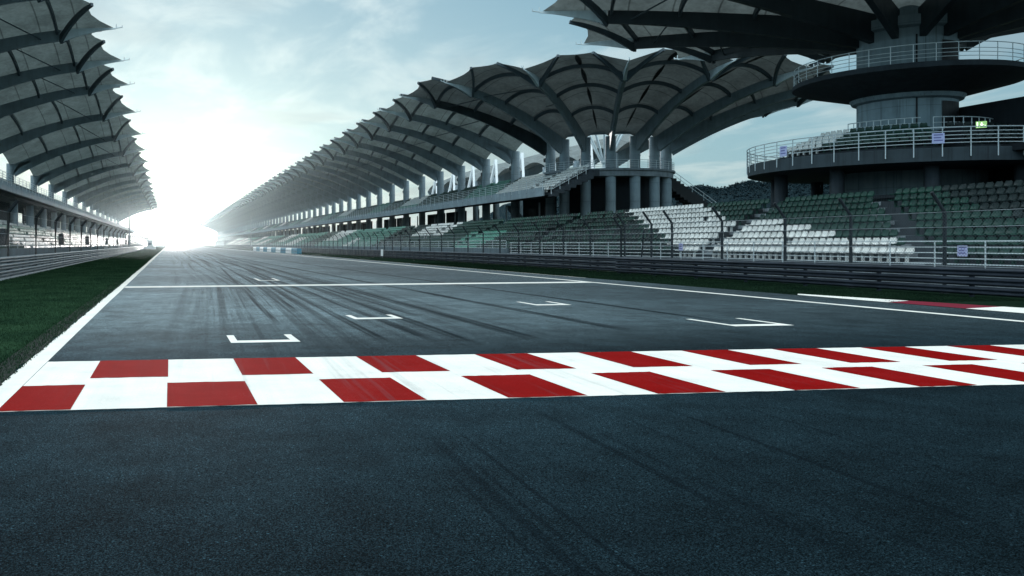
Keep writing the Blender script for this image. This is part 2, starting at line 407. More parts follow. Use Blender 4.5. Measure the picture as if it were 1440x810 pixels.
b = MB(); n = 900
for i in range(n):
    ya, yb = 8+112*(i/n)**2, 8+112*((i+1)/n)**2
    if i == 0: xa = -2.12
    yy = yb; xb = -2.15+.02*sin(yy*1.7)+.018*sin(yy*4.9+1)+.012*sin(yy*11.3)+R.uniform(-.008,.008)
    b.quad((-2.5,ya,.010),(xa,ya,.010),(xb,yb,.010),(-2.5,yb,.010)); xa = xb
tag(b.build('soil_edge', mat('soil', (.022,.026,.022), .95, var=.5, vscale=6, bump=.5, streak=False)), kind='structure')
tag(blades('grass', -2.6, -2.1, 8.6, 90, 9000, .04), label='ragged grass fringe creeping over the edge of the white line')
# painted markings
ROAD = 'painted markings on the track'
def mark_obj(name, polys, label, mats=None, z=.004, cat='road marking', group=None):
    b = MB()
    for p in polys:
        mi = 0
        if isinstance(p, dict): mi = p['m']; p = p['p']
        b.poly([(x, y, z+.003*mi) for x, y in p], mi)
    o = b.build(name, mats or M['paint_white']); return tag(o, label, cat, group)
def rag(x0, x1, y, n, amp):
    return [(x0+(x1-x0)*i/n, y+R.uniform(-amp, amp)) for i in range(n+1)]
# chequered band, x -1.83 .. 19.35
def near(x): return 9.95-.018*(x+1.8)
def far(x): return 14.05-.03*(x+1.8)
XL, XR = -1.83, 19.35
polys = [[(x, near(x)+R.uniform(-.012,.012)) for x in [XL+(XR-XL)*i/160 for i in range(161)]] + [(x, far(x)+R.uniform(-.012,.012)) for x in [XR-(XR-XL)*i/160 for i in range(161)]]]
def cell(x0, x1, fa, fb):
    n = 10; a = [(x0+(x1-x0)*i/n, fa(x0+(x1-x0)*i/n)+R.uniform(-.012,.012)) for i in range(n+1)]
    c = [(x1+(x0-x1)*i/n, fb(x1+(x0-x1)*i/n)+R.uniform(-.012,.012)) for i in range(n+1)]
    return dict(m=1, p=a+c)
BX = [XL, -1.06, -.03, .97, 1.95, 2.92, 3.9, 4.88, 5.77, 6.65, 7.57, 8.48, 9.31, 10.13]
while BX[-1] < XR: BX.append(min(XR, BX[-1]+.835))
y1 = lambda q: near(q)+1.74
y2 = lambda q: far(q)-1.80
for k in range(len(BX)-1):
    if k % 2 == 0: polys.append(cell(BX[k], BX[k+1], lambda q: near(q)+.012, y1))
    else: polys.append(cell(BX[k]+.01, BX[k+1]+.01, y2, lambda q: far(q)-.012))
mark_obj('chequered_line', polys, 'red and white chequered band painted right across the asphalt', [M['paint_white'], M['paint_red']])
def edge_line(name, x0, x1, y0, y1, label):
    n = 120; ys = [y0+(y1-y0)*(i/n)**2.2 for i in range(n+1)]
    return mark_obj(name, [[(x0+R.uniform(-.012,.012), y) for y in ys]+[(x1+R.uniform(-.01,.01), y) for y in reversed(ys)]], label)
edge_line('edge_line', -2.13, -1.845, -40, 1300, 'solid white edge line beside the wide grass verge')
edge_line('edge_line', 19.37, 19.68, -40, 1300, 'solid white edge line on the kerb side of the track')
edge_line('edge_line', 21.66, 21.74, 44, 700, 'thin pale line where asphalt meets the dark grass strip')
mark_obj('timing_line', [rag(-1.83, 19.35, 37.75, 60, .02)[:0] + [(-1.83,37.2),(19.35,38.6),(19.35,39.7),(-1.83,38.4)]], 'thin white line across the track beyond the grid boxes')
def gbox(px, py, wd, arm_near, label, xc=None):
    """a bracket: bar towards the camera, two short arms pointing away"""
    t = .14; q_ = .38
    x0, x1 = px, px+wd; y = py
    P = [[(x0,y),(x1,y),(x1,y+q_),(x0,y+q_)], [(x0,y+q_),(x0+t,y+q_),(x0+t,y+arm_near),(x0,y+arm_near)], [(x1-t,y+q_),(x1,y+q_),(x1,y+arm_near),(x1-t,y+arm_near)]]
    return mark_obj('grid_box', P, label, group='starting grid boxes')
def W(px, py):
    d = 1250*H/(py-343.0); r = (px-450)/1250*d
    return (r*CT+d*ST, d*CT-r*ST)
for (xa, xb, py, arm, lb) in ((325,425,482.5,1.35,'grid box nearest the grass verge, white bracket just past the chequered band'),
                          (1034,1128,459,1.9,'grid box nearest the kerb, pale bracket beyond the chequered band'),
                          (499,570,449,1.2,'grid box bracket in mid track, second row from the chequered band'),
                          (755,808,429.5,1.6,'grid box bracket in mid track just before the thin white cross line'),
                          (364,395,394.8,3,'far grid box bracket just beyond the thin white cross line')):
    a = W(xa, py); c = W(xb, py); gbox(a[0], a[1], c[0]-a[0], arm, lb)
# kerb: flat wedge that widens towards the camera
b = MB()
def kw(y): return 21.75+min(1.6, max(.03, (28-y)*.18))
cut = [28, 24, 21.3, 18.6, 15.9, 13.2]
for i in range(5):
    n = 8
    for j in range(n):
        ya = cut[i]+(cut[i+1]-cut[i])*j/n; yb = cut[i]+(cut[i+1]-cut[i])*(j+1)/n
        b.quad((21.75,yb,.012),(kw(yb),yb,.05),(kw(ya),ya,.05),(21.75,ya,.012), i % 2)
        b.quad((kw(yb),yb,.05),(kw(yb)+.04,yb,-.01),(kw(ya)+.04,ya,-.01),(kw(ya),ya,.05), i % 2)
tag(b.build('kerb', [M['paint_white'], M['paint_dull']]), 'low white and dull red kerb along the asphalt edge', 'kerb')

# ------------------------------------------------------------------ guardrails
def w_profile(z0, hgt):
    # two-wave beam cross section (offset towards the track, height)
    return [(.0, z0), (.035, z0+.02), (.085, z0+hgt*.2), (.085, z0+hgt*.32), (.015, z0+hgt*.46), (.015, z0+hgt*.54), (.085, z0+hgt*.68), (.085, z0+hgt*.8), (.035, z0+hgt-.02), (0, z0+hgt)]
def guardrail(x, side, y0, y1, tiers, z0, hgt, m, label, seg=4., gap=.03, mpost=None, foot=None):
    t = empty('guardrail', (x, y0, 0), label, 'guardrail')
    for k in range(tiers):
        b = MB(); pr = w_profile(z0+k*(hgt+gap), hgt)
        n = int((y1-y0)/seg)
        for j in range(n):
            ya, yb = j*seg, (j+1)*seg+.12; off = side*(.006*(j % 2))
            jz = R.uniform(-.006,.006); jx = R.uniform(-.008,.008)
            for i in range(len(pr)-1):
                (p, q), (p2, q2) = pr[i], pr[i+1]
                b.quad((side*p+off+jx, ya, q+jz), (side*p+off, yb, q), (side*p2+off, yb, q2), (side*p2+off+jx, ya, q2+jz))
        b.build('rail_beam', m, t, smooth=50)
    top = z0+tiers*(hgt+gap)-gap
    np_ = min(90, int((y1-y0)/seg)+1)
    pm = MB(); pm.box(-.06, .06, -.05, .05, -.05, top-.02)
    pme = pm.mesh('post', mpost or m)
    for j in range(np_): put('post', pme, t, (-side*.09, j*seg, 0))
    if foot:
        b = MB(); b.box(-.25, .25, 0, y1-y0, -.05, .07); b.build('footing', foot, t, loc=(side*.02, 0, 0))
    return t
guardrail(-8.35, 1, 30, 420, 3, .12, .32, M['galv_mid'], 'pale galvanised guardrail along the wide grass verge', foot=M['concrete'])
YS = y_at(868, 26.9)
guardrail(26.7, -1, 14, YS, 3, .09, .28, M['galv_dark'], 'dark tarnished guardrail in front of the white seats', foot=None)
guardrail(27.25, -1, YS-.6, 560, 3, .09, .28, M['galv_dark'], 'long dark guardrail running away from the overlap joint')

# ------------------------------------------------------------------ debris fences
def fence(x, side, ys, label, zt, arm, mposts, mesh=True, r=.055, zb=0., first_mesh=None):
    t = empty('debris_fence', (x, ys[0], 0), label, 'debris fence')
    def pm(m):
        b = MB(); b.tube([(0,0,zb),(0,0,zt),(side*arm*.75,0,zt+arm)], r, 8); b.box(-.12,.12,-.12,.12,zb,zb+.02)
        return b.mesh('post', m, 40)
    meshes = [pm(m) for m in mposts]
    for i, y in enumerate(ys[:100]): put('post', meshes[min(i//10, len(meshes)-1)] , t, (0, y-ys[0], 0))
    L = ys[-1]-ys[0]
    if mesh:
        b = MB(); b.quad((side*.07,0,.9),(side*.07,L,.9),(side*.07,L,zt),(side*.07,0,zt)); b.build('wire_mesh', M['mesh'], t)
        b = MB(); b.quad((side*.07,0,zt),(side*.07,L,zt),(side*(.07+arm*.75),L,zt+arm),(side*(.07+arm*.75),0,zt+arm)); b.build('wire_mesh', M['mesh'], t)
    for zc in (1.0, 1.7, 2.4, zt):
        if zc > zt: continue
        b = MB(); b.tube([(side*.075,0,zc),(side*.075,L,zc)], .012, 4); b.build('cable', M['galv'], t)
    return t
near_ys = [20.3, 24.4] + [y_at(p, 27.7)-.0 for p in (1328, 1196, 1103.6, 1015, 944.6, 915.6, 878)]
fence(27.7, -1, near_ys, 'tall black wire fence with bent post tops before the white seats', 2.95, .72, [M['post_black']], r=.065)
ys = []; y = near_ys[-1]+.9
while y < 470: ys.append(y); y += 4.15
fence(27.95, -1, ys, 'long grey wire fence with bent post tops behind the far guardrail', 2.75, .72, [M['post_black']], r=.06)
ys = [33.5+11.25*i for i in range(34)]
fence(-9.6, 1, ys, 'wire fence on stout grey posts behind the pale galvanised guardrail', 3.7, .75, [M['post_black']], r=.12)
b = MB()
bx = empty('fence_gate_brace', (27.9, y_at(905, 27.9), 0), 'slanted brace leaning on the fence where the black posts begin', 'fence brace')
b.tube([(.7,1.6,.3),(0,0,2.6)], .05, 6); b.build('brace_tube', M['galv_dark'], bx)
b = MB(); b.tube([(.7,1.6,.3),(.7,1.6,0)], .06, 6); b.box(.5,.9,1.4,1.8,0,.04); b.build('foot_plate', M['galv_dark'], bx)

# ------------------------------------------------------------------ tubular railings
def railing(parent, path, zs, r, posts_at, mesh_name='rail', zpost=None, closed=False, m=None, pr=None):
    """rails along a 2-D path (list of x, y, z) at heights zs, a post at each index of posts_at"""
    m = m or M['rail']
    for zc in zs:
        b = MB(); b.tube([(p[0],p[1],p[2]+zc) for p in path], r*(1.25 if zc == max(zs) else 1), 6); b.build('rail', m, parent, 60)
    pb = MB(); pb.tube([(0,0,zpost if zpost is not None else 0),(0,0,max(zs))], pr or r*1.2, 6); me = pb.mesh('post', m, 60)
    for q in posts_at[:100]: put('post', me, parent, q)
def straight_rail(x, y0, y1, z, label, step, zs=(.22,.43,.64,.85,1.08), r=.022, group=None):
    t = empty('railing', (x, y0, z), label, 'railing')
    n = int((y1-y0)/step)
    railing(t, [(0,0,0),(0,y1-y0,0)], zs, r, [(0, i*step, 0) for i in range(n+1)])
    return t
straight_rail(29.0, 19, 73, .82, 'pale tubular railing in front of the white seats by the tower', 2.15)
straight_rail(29.12, 74.2, 400, 1.0, 'long pale tubular railing in front of the far green seats', 3.3)

# ------------------------------------------------------------------ seats
def seat_mesh(name, m, sx=-1, fine=True, wd=.40):
    """shell seat facing sx along x, origin on the tread under its middle"""
    b = MB(); h = wd/2
    prof = [(.28,.37,.86),(.25,.40,.97),(.10,.375,1.),(-.08,.385,1.),(-.14,.45,1.),(-.165,.54,1.),(-.18,.625,.92),(-.19,.675,.66)]
    if not fine: prof = [(.26,.39,1.),(-.09,.38,1.),(-.165,.54,1.),(-.19,.675,.75)]
    us = (-1,-.8,-.35,.35,.8,1) if fine else (-1,1)
    n0 = len(b.v); k = len(us)
    for (px, pz, wv) in prof:
        for u in us:
            lift = .03*abs(u)**3 if fine else 0
            b.v.append((sx*(px+lift*.6), u*h*wv, pz+lift))
    for (px, pz, wv) in prof:
        for u in us: b.v.append((sx*(px-.03), u*h*wv, pz-.03))
    np_ = len(prof); o = np_*k
    for i in range(np_-1):
        for j in range(k-1):
            b.f.append((i*k+j, i*k+j+1, (i+1)*k+j+1, (i+1)*k+j)); b.mi.append(0)
            b.f.append((o+i*k+j, o+(i+1)*k+j, o+(i+1)*k+j+1, o+i*k+j+1)); b.mi.append(0)
        for j in (0, k-1):
            b.f.append((i*k+j, (i+1)*k+j, o+(i+1)*k+j, o+i*k+j)); b.mi.append(0)
    for i in (0, np_-1):
        for j in range(k-1): b.f.append((i*k+j, i*k+j+1, o+i*k+j+1, o+i*k+j)); b.mi.append(0)
    b.box(-.06,.06,-.05,.05,0.,.37)
    me = b.mesh(name, m, 45); return me
class SeatSet:
    """keeps the seats of one terrace: the 100 nearest become parts, the others one mesh per colour"""
    def __init__(s, parent, sx=-1): s.p = parent; s.l = []; s.sx = sx
    def add(s, x, y, z, c, rz=0.): s.l.append((x, y, z, c, rz))
    def done(s, lod=140, n=100, origin=(0,0,0)):
        s.l.sort(key=lambda q: hypot3(q)); c = {}
        fine = {}
        for i, (x, y, z, cc, rz) in enumerate(s.l[:n]):
            if cc not in fine: fine[cc] = seat_mesh('seat', M[cc], s.sx)
            o = put('seat', fine[cc], s.p, (x-origin[0], y-origin[1], z-origin[2]), rz)
            if cc == 'seat_white': o['label'] = 'white seat'
        rest = s.l[n:]
        if not rest: return
        mats = ['seat_white','seat_green','seat_mint','seat_shaded']; b = MB()
        fm = seat_mesh('seat', M['seat_white'], s.sx, True); cm = seat_mesh('seat', M['seat_white'], s.sx, False)
        fv = [tuple(v.co) for v in fm.vertices]; ff = [tuple(p.vertices) for p in fm.polygons]
        cv = [tuple(v.co) for v in cm.vertices]; cf = [tuple(p.vertices) for p in cm.polygons]
        for (x, y, z, cc, rz) in rest:
            V, F = (fv, ff) if y < lod else (cv, cf)
            q, p = cos(rz), sin(rz)
            b.add([(x-origin[0]+a*q-e*p, y-origin[1]+a*p+e*q, z-origin[2]+w_) for a, e, w_ in V], F, mats.index(cc))
        o = b.build('seats', [M[k] for k in mats], s.p, 45); o['kind'] = 'stuff'
def hypot3(q): return sqrt(q[0]**2+q[1]**2)

# ------------------------------------------------------------------ lower terraces
ROWS, X0, RUN, Z0, RISE = 9, 31.2, .95, 1.02, .385
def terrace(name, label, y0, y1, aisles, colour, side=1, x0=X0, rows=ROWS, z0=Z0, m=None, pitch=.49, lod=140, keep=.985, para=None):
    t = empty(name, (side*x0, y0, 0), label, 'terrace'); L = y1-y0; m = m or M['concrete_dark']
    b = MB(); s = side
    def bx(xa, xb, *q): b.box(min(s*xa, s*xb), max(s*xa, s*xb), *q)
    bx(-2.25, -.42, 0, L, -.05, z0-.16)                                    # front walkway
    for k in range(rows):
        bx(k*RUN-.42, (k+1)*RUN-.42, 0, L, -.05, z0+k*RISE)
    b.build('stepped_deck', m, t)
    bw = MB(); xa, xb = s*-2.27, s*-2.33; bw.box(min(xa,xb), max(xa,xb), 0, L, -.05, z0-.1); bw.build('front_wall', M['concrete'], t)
    if para:
        xa, xb = s*-1.95, s*-2.12; bw = MB(); bw.box(min(xa,xb), max(xa,xb), 0, L, z0-.2, para); bw.build('parapet', M['parapet'], t)
    for af in aisles:                                                       # flights of half steps
        st = MB()
        for k in range(rows):
            ya = af(k)-y0
            if -.5 < ya < L-.5: 
                xa, xb = s*(k*RUN-.43), s*((k+.5)*RUN-.42)
                st.box(min(xa,xb), max(xa,xb), ya-.55, ya+.55, z0+k*RISE-RISE*.49, z0+k*RISE-RISE*.02) if k else None
                st.box(min(s*(k*RUN-.425), s*((k+1)*RUN-.43)), max(s*(k*RUN-.425), s*((k+1)*RUN-.43)), ya-.55, ya+.55, z0+k*RISE-.1, z0+k*RISE+.012)
        st.build('stair', M['concrete'], t)
    ss = SeatSet(t, -s)
    n = int(L/pitch)
    for k in range(rows):
        xx = x0+k*RUN; zz_ = z0+k*RISE
        for i in range(n):
            y = y0+(i+.5)*pitch
            if any(abs(y-af(k)) < .75 for af in aisles): continue
            if R.random() > keep: continue
            ss.add(s*xx, y, zz_, colour(k, y))
    ss.done(lod, 100, (s*x0, y0, 0))
    return t
# tower-side terrace: white wedge, drawn from the rows of the photograph
def aisle_a(k): return 32.6+k*1.35            # slants away going up
def aisle_b(k): return 48.1+k*.5
white_end = [y_at(p, X0+i*RUN) for i, p in enumerate((1328,1256,1172,1136,1100,1092))]
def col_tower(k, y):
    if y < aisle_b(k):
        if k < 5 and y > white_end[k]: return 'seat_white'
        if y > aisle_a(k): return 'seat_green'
        return 'seat_green' if y > y_at((1600,1560,1480,1440,1415,1380,1355,1335,1320)[k], X0+k*RUN) else 'seat_shaded'
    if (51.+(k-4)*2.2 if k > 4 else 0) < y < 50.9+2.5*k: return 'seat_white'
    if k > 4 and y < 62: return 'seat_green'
    return 'seat_shaded' if R.random() < .5 else 'seat_green'
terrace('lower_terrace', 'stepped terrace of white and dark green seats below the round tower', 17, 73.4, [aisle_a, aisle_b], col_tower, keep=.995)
def mk(y0): return lambda k: y0+.35*k
mains = [76.5+19.5*i for i in range(24)]
def col_main(k, y):
    q = y-.9*k
    if q < 86: return 'seat_shaded' if R.random() < .35 else 'seat_green'
    if q < 97: return 'seat_mint' if k < 5 and y > 88 else 'seat_green'
    if q < 108: return 'seat_green'
    if q < 123: return 'seat_white' if k > 3 else 'seat_green'
    if q < 137: return 'seat_shaded' if R.random() < .6 else 'seat_green'
    if q < 156: return 'seat_mint'
    if q < 160 : return 'seat_white' if k < 4 else 'seat_mint'
    w_ = int((q-160)//17) % 5
    return ('seat_mint','seat_white' if k > 2 else 'seat_mint','seat_green','seat_mint','seat_white' if k < 6 else 'seat_mint')[w_]
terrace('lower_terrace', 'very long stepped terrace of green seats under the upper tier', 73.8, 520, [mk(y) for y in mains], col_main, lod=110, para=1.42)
def col_left(k, y):
    if k >= 7: return 'seat_white'
    if k >= 4: return 'seat_mint' if (y//23) % 3 else 'seat_green'
    return 'seat_white' if (y//17) % 4 == 1 else ('seat_mint' if (y//17) % 2 else 'seat_green')
terrace('lower_terrace', 'stepped terrace of pale and green seats behind the stout grey fence', 30, 420, [mk(42+21*i) for i in range(18)], col_left, side=-1, x0=12.2, rows=9, z0=.95, m=M['concrete'], lod=80, para=1.5)
straight_rail(-10.35, 30, 330, .82, 'pale tubular railing in front of the terrace on the verge side', 3.4)

# ------------------------------------------------------------------ membrane roofs
def prof(s, zb, zt, e=1.75): return zb+(zt-zb)*(1-max(0., 1-s)**e)
def roof_bay(parent, plan, width, zb, zt, bulge, purl=(.28,.53,.78), node=.79, last=False, scal=.055, dr=1., leaf=False, e=1.75, rods=True, ns=14, ntt=12, loc=None, mm='membrane', mr_='rib', inset=.03):
    """plan(s, t) -> (x, y); s runs from the column to the tip, t across the bay"""
    def bl(t): return 4*t*(1-t)
    def P(s, t, dz=0.): 
        x, y = plan(s, t); return Vector((x, y, prof(s, zb, zt, e)+bulge*width(s)*bl(t)*(1-.25*s)+dz))
    b = MB(); b.uv = []
    for i in range(ns+1):
        for j in range(ntt*1+1):
            t = j/ntt; lim = 1-scal*.8*abs(sin(3*pi*t))**.85-inset*min(1., 3*min(t, 1-t)); s = lim*i/ns
            b.v.append(tuple(P(s, t))); b.uv.append((t, s))
    w_ = ntt+1
    for i in range(ns):
        for j in range(ntt): b.f.append((i*w_+j, i*w_+j+1, (i+1)*w_+j+1, (i+1)*w_+j)); b.mi.append(0)
    can = b.build('roof_canopy', M[mm], parent, 60)
    if loc: can.location = loc
    nodes = []
    def rib(t):
        n = 9; d0, d1 = 1.95*dr, .92*dr
        pts = [P(node*i/n, t, -.03) for i in range(n+1)]
        b = MB(); b.sweep(pts, [(.40*dr, .0, d1+(d0-d1)*(1-i/n)**1.6) for i in range(n+1)]); b.build('rib', M[mr_], can)
        b = MB(); n = 6; pts = [P(node+.004+(1.005-node)*i/n, t, -.03) for i in range(n+1)]
        b.sweep(pts, [(.36*dr*(1-.75*i/n), 0., d1*(1-i/n)**1.25*.97+.09) for i in range(n+1)]); b.build('rib_tip', M['fin'], can)
        # finial: a short rod with a cross piece beyond the tip
        b = MB(); p = P(1., t); q = P(1.035, t, .08); b.tube([p+Vector((0,0,-.08)), q], .05, 5); dirv = (q-p).normalized(); b.tube([q+Vector((0,0,-.05)), q+Vector((0,0,.16))], .04, 5)
        b.tube([p+dirv*.25+Vector((0,0,.0)), p+dirv*.25+Vector((0,0,.3))], .04, 5)
        b.build('finial', M['fin'], can)
    rib(0.)
    if last: rib(1.)
    for t0, t1 in ((0., 1/3), (1., 2/3)):                                   # arms from the node to the middle tips
        a = P(node, t0, -.75*dr); c = P(1.-inset+.003, t1, -.06); mid = (a*.5+c*.5); o = P(.85, t0*.45+t1*.55, -.10); ctrl = mid*.1+o*.9
        n = 8; pts = [a*(1-q)**2+ctrl*2*q*(1-q)+c*q*q for q in [i/n for i in range(n+1)]]
        b = MB(); b.sweep(pts, [(.26*dr, .14, .46*dr*(1-.7*i/n)) for i in range(n+1)]); b.build('arm', M['purlin'], can)
    for s in purl:
        n = 10; pts = [P(s, i/n, -.06) for i in range(n+1)]
        b = MB(); b.sweep(pts, (.20*dr, .0, .42*dr)); b.build('purlin', M['purlin'], can)
    if rods:
        b = MB(); b.tube([P(purl[-1]-.06, .0, -.7), P(purl[-2]+.02, .5, -.28)], .06, 5); b.tube([P(purl[-2]-.04, 1., -.7), P(purl[0]+.05, .5, -.28)], .06, 5); b.build('tie_rod', M['purlin'], can)
    if leaf:
        for (sa, sb) in ((.05,.27),(.285,.50),(.515,.74),(.755,.95)):
            b = MB(); n = 10; L_, R_ = [], []
            for i in range(n+1):
                s = sa+(sb-sa)*i/n; wv = .032*sin(pi*i/n)**.9
                L_.append(P(s, .5-wv, -.16)); R_.append(P(s, .5+wv, -.16))
            for i in range(n): b.quad(L_[i], R_[i], R_[i+1], L_[i+1])
            b.build('leaf_vent', M['black'], can)
    return can
def copy_bay(src, parent, dy):
    c = src.copy(); col.objects.link(c); c.parent = parent; c.location = (src.location[0], src.location[1]+dy, src.location[2])
    for ch in list(src.children):
        d = ch.copy(); col.objects.link(d); d.parent = c
    return c

# ------------------------------------------------------------------ long grandstand beyond the kerb
CX, CY, RC = 57.8, 111.6, 7.8
ZB, ZT, BAY = 15.3, 20.9, 12.2
stand = empty('grandstand', (50, CY, 0), 'long two tier grandstand whose membrane roof ends in a round fan', 'grandstand')
off = Vector((50, CY, 0))
def rel(x, y): return (x-50, y-CY)
NB = 68
proto = roof_bay(stand, lambda s, t: rel(50-20*s, CY+BAY*t), lambda s: BAY, ZB, ZT, .115)
for i in range(1, NB): copy_bay(proto, stand, BAY*i)
for k in range(8):
    a0 = pi+k*pi/8
    def plan(s, t, a0=a0):
        a = a0+t*pi/8; r = RC+20*s; return rel(CX+r*cos(a), CY+r*sin(a))
    roof_bay(stand, plan, lambda s: (RC+20*s)*pi/8, ZB, ZT, .17, last=(k == 7), leaf=k in (2, 3, 4), rods=(k in (0, 1, 6, 7)), mm='membrane_mid')
back = roof_bay(stand, lambda s, t: rel(65.6+20*s, CY+BAY*(1-t)), lambda s: BAY, ZB, ZT, .115, rods=False, mm='membrane_mid')
for i in range(1, 9): copy_bay(back, stand, BAY*i)
# columns
def column_mesh(h, r, cap=True):
    b = MB(); b.lathe([(r,0),(r,h-2.6),(r*1.06,h-2.6),(r*1.06,h-2.42),(r*.98,h-2.42),(r*.98,h-.1),(0,h-.1)], k=20)
    return b.mesh('column', M['column'], 40)
cme = column_mesh(ZB+.15, .64)
for i in range(NB+1): put('column', cme, stand, (*rel(50, CY+BAY*i), 0))
for i in range(9): put('column', cme, stand, (*rel(65.6, CY+BAY*i), 0))
for k in range(1, 8):
    a = pi+k*pi/8; put('column', cme, stand, (*rel(CX+RC*cos(a), CY+RC*sin(a)), 0))
# haunch brackets joining column head and rib
b = MB(); b.sweep([(.1,0,ZB-2.2),(-1.3,0,ZB+.25),(-3.0,0,ZB+.7)], [(.4,.0,.1),(.4,.1,.5),(.4,.1,.2)]); hm = b.mesh('bracket', M['rib'])
for i in range(NB+1): put('bracket', hm, stand, (*rel(50, CY+BAY*i), 0))
# floodlight clusters on the columns
b = MB(); b.box(-.2,.2,-.28,.28,-.25,.25); b.tube([(0,0,.2),(.5,0,.5)], .04, 5); fm_ = b.mesh('lamp', M['black'])
for i in range(14): put('lamp', fm_, stand, (*rel(49.7, CY+BAY*i+.82), 13.0))
# upper tier
LY = NB*BAY
UX, UZ, UROWS, URUN, URISE = 44.2, 8.0, 8, .74, .40
b = MB(); UY0 = -11.2
b.box(UX-50+.02, UX-50+.5, UY0, LY, 7.65, UZ)
for k in range(UROWS): b.box(UX-50+.5+k*URUN, UX-50+.5+(k+1)*URUN, UY0+.0, LY, 7.45+.35*k, UZ+k*URISE)
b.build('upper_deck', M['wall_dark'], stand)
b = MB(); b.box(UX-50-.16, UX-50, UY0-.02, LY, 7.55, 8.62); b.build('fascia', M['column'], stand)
t = stand
for zc in (8.75, 9.0, 9.25, 9.5, 9.75):
    b = MB(); b.tube([(UX-50-.2, UY0, zc),(UX-50-.2, LY, zc)], .025, 5); b.build('rail', M['rail'], stand)
b = MB(); b.tube([(0,0,8.2),(0,0,9.75)], .03, 5); pme = b.mesh('rail_post', M['rail'])
for i in range(95): put('rail_post', pme, stand, (UX-50-.21, UY0+i*2.44, 0))
ss = SeatSet(stand, -1)
for k in range(UROWS):
    for i in range(int((460-UY0-2)/.48)):
        y = CY+UY0+1.2+i*.48; q = y-.9*k
        if abs((y-CY+4) % 24.4) < 1.: continue
        if y < 121+k*.2: c = 'seat_white'
        else:
            w_ = int((q-120)//14) % 5; c = ('seat_mint','seat_green','seat_green','seat_white','seat_green')[w_]
            if w_ == 3 and k < 3: c = 'seat_mint'
        ss.add(UX+.85+k*URUN, y, UZ+k*URISE, c)
ss.done(125, 100, (50, CY, 0))
# end stair of the upper tier
b = MB()
for k in range(8): b.box(UX-50+.5+k*URUN, UX-50+.5+(k+1)*URUN, UY0-1.3, UY0-.02, 7.45+.35*k, UZ+k*URISE-.1)
b.build('stair', M['concrete_dark'], stand)
b = MB()
for zc in (.35,.65,.95): b.tube([(UX-50-.1, UY0-1.3, UZ+zc),(UX-50+.5, UY0-1.3, UZ+zc),(.3, UY0-1.3, UZ+3.0+zc)], .028, 5)
for k in range(6): b.tube([(UX-50+.3+k*1.1, UY0-1.3, UZ+k*.6-.3),(UX-50+.3+k*1.1, UY0-1.3, UZ+k*.6+.85)], .03, 5)
b.build('stair_rail', M['rail'], stand)
# round end deck
DZ = 11.3
b = MB(); c = rel(CX, CY)
b.lathe([(0,DZ),(RC+1.0,DZ),(RC+1.0,DZ-.25),(RC+.75,DZ-.25),(RC+.75,DZ-.95),(RC-1.2,DZ-.95)], c, 40, pi, 2*pi)
b.box(c[0]-RC+.6, c[0]+RC-.6, 0, LY, DZ-.5, DZ)
b.build('end_deck', M['concrete'], stand)
pth = [(c[0]+(RC+.85)*cos(pi+pi*i/40), c[1]+(RC+.85)*sin(pi+pi*i/40), DZ) for i in range(41)]
for zc in (.25,.5,.75,1.05):
    b = MB(); b.tube([(p[0],p[1],p[2]+zc) for p in pth], .026, 5); b.build('rail', M['rail'], stand)
b = MB(); b.tube([(0,0,0),(0,0,1.05)], .03, 5); me = b.mesh('rail_post', M['rail'])
for i in range(0, 41, 2): put('rail_post', me, stand, pth[i])
# rooms behind the round end
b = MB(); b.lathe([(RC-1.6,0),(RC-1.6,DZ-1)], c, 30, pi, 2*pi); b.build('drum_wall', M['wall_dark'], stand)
b = MB(); b.box(-2.2, 0, -8, LY, -.05, 4.75); b.build('concourse_floor', M['concrete_dark'], stand)
for i in range(NB):
    if i in (1, 2, 5, 8, 13, 19, 26): continue
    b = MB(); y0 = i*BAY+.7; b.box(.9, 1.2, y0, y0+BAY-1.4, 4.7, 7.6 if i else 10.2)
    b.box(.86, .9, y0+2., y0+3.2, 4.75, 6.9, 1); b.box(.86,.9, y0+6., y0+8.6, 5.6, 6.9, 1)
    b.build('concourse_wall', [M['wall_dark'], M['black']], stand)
b = MB()
for i in range(0, 9): b.tube([(.2, i*BAY+4., 4.75),(.2, i*BAY+4., 7.5)], .12, 8); 
b.build('slim_post', M['rail'], stand)
b = MB(); b.sweep([(2.2, 14., 4.7), (2.2, 20, 7.7)], (1.2,.1,.25)); b.build('stair', M['column'], stand)
# fan of struts that holds the middle of the round roof
b = MB()
for k in range(12):
    a = k*pi/6; b.tube([(c[0]+.5*cos(a), c[1]+.5*sin(a), DZ+1.6),(c[0]+2.3*cos(a), c[1]+2.3*sin(a), ZB+1.3)], .13, 8)
b.lathe([(.0,DZ+1.2),(.62,DZ+1.4),(.62,DZ+1.9),(0,DZ+1.9)], c, 16); b.tube([(c[0],c[1],DZ),(c[0],c[1],DZ+1.4)], .35, 10)
b.build('strut_cone', M['fin'], stand)
b = MB(); b.lathe([(RC+.2,ZB+.35),(RC+.2,ZB+1.0),(RC-.3,ZB+1.0),(RC-.3,ZB+.35),(RC+.2,ZB+.35)], c, 40, pi, 2*pi); b.build('ring_beam', M['rib'], stand)
b = MB()
for i in range(7):
    y = i*BAY+BAY*.5
    b.sweep([(8, y-2.2, DZ), (8.6, y, ZB+1.8)], (.4,.2,.2)); b.sweep([(8, y+2.2, DZ), (8.6, y, ZB+1.8)], (.4,.2,.2))
b.build('vee_strut', M['white'], stand)
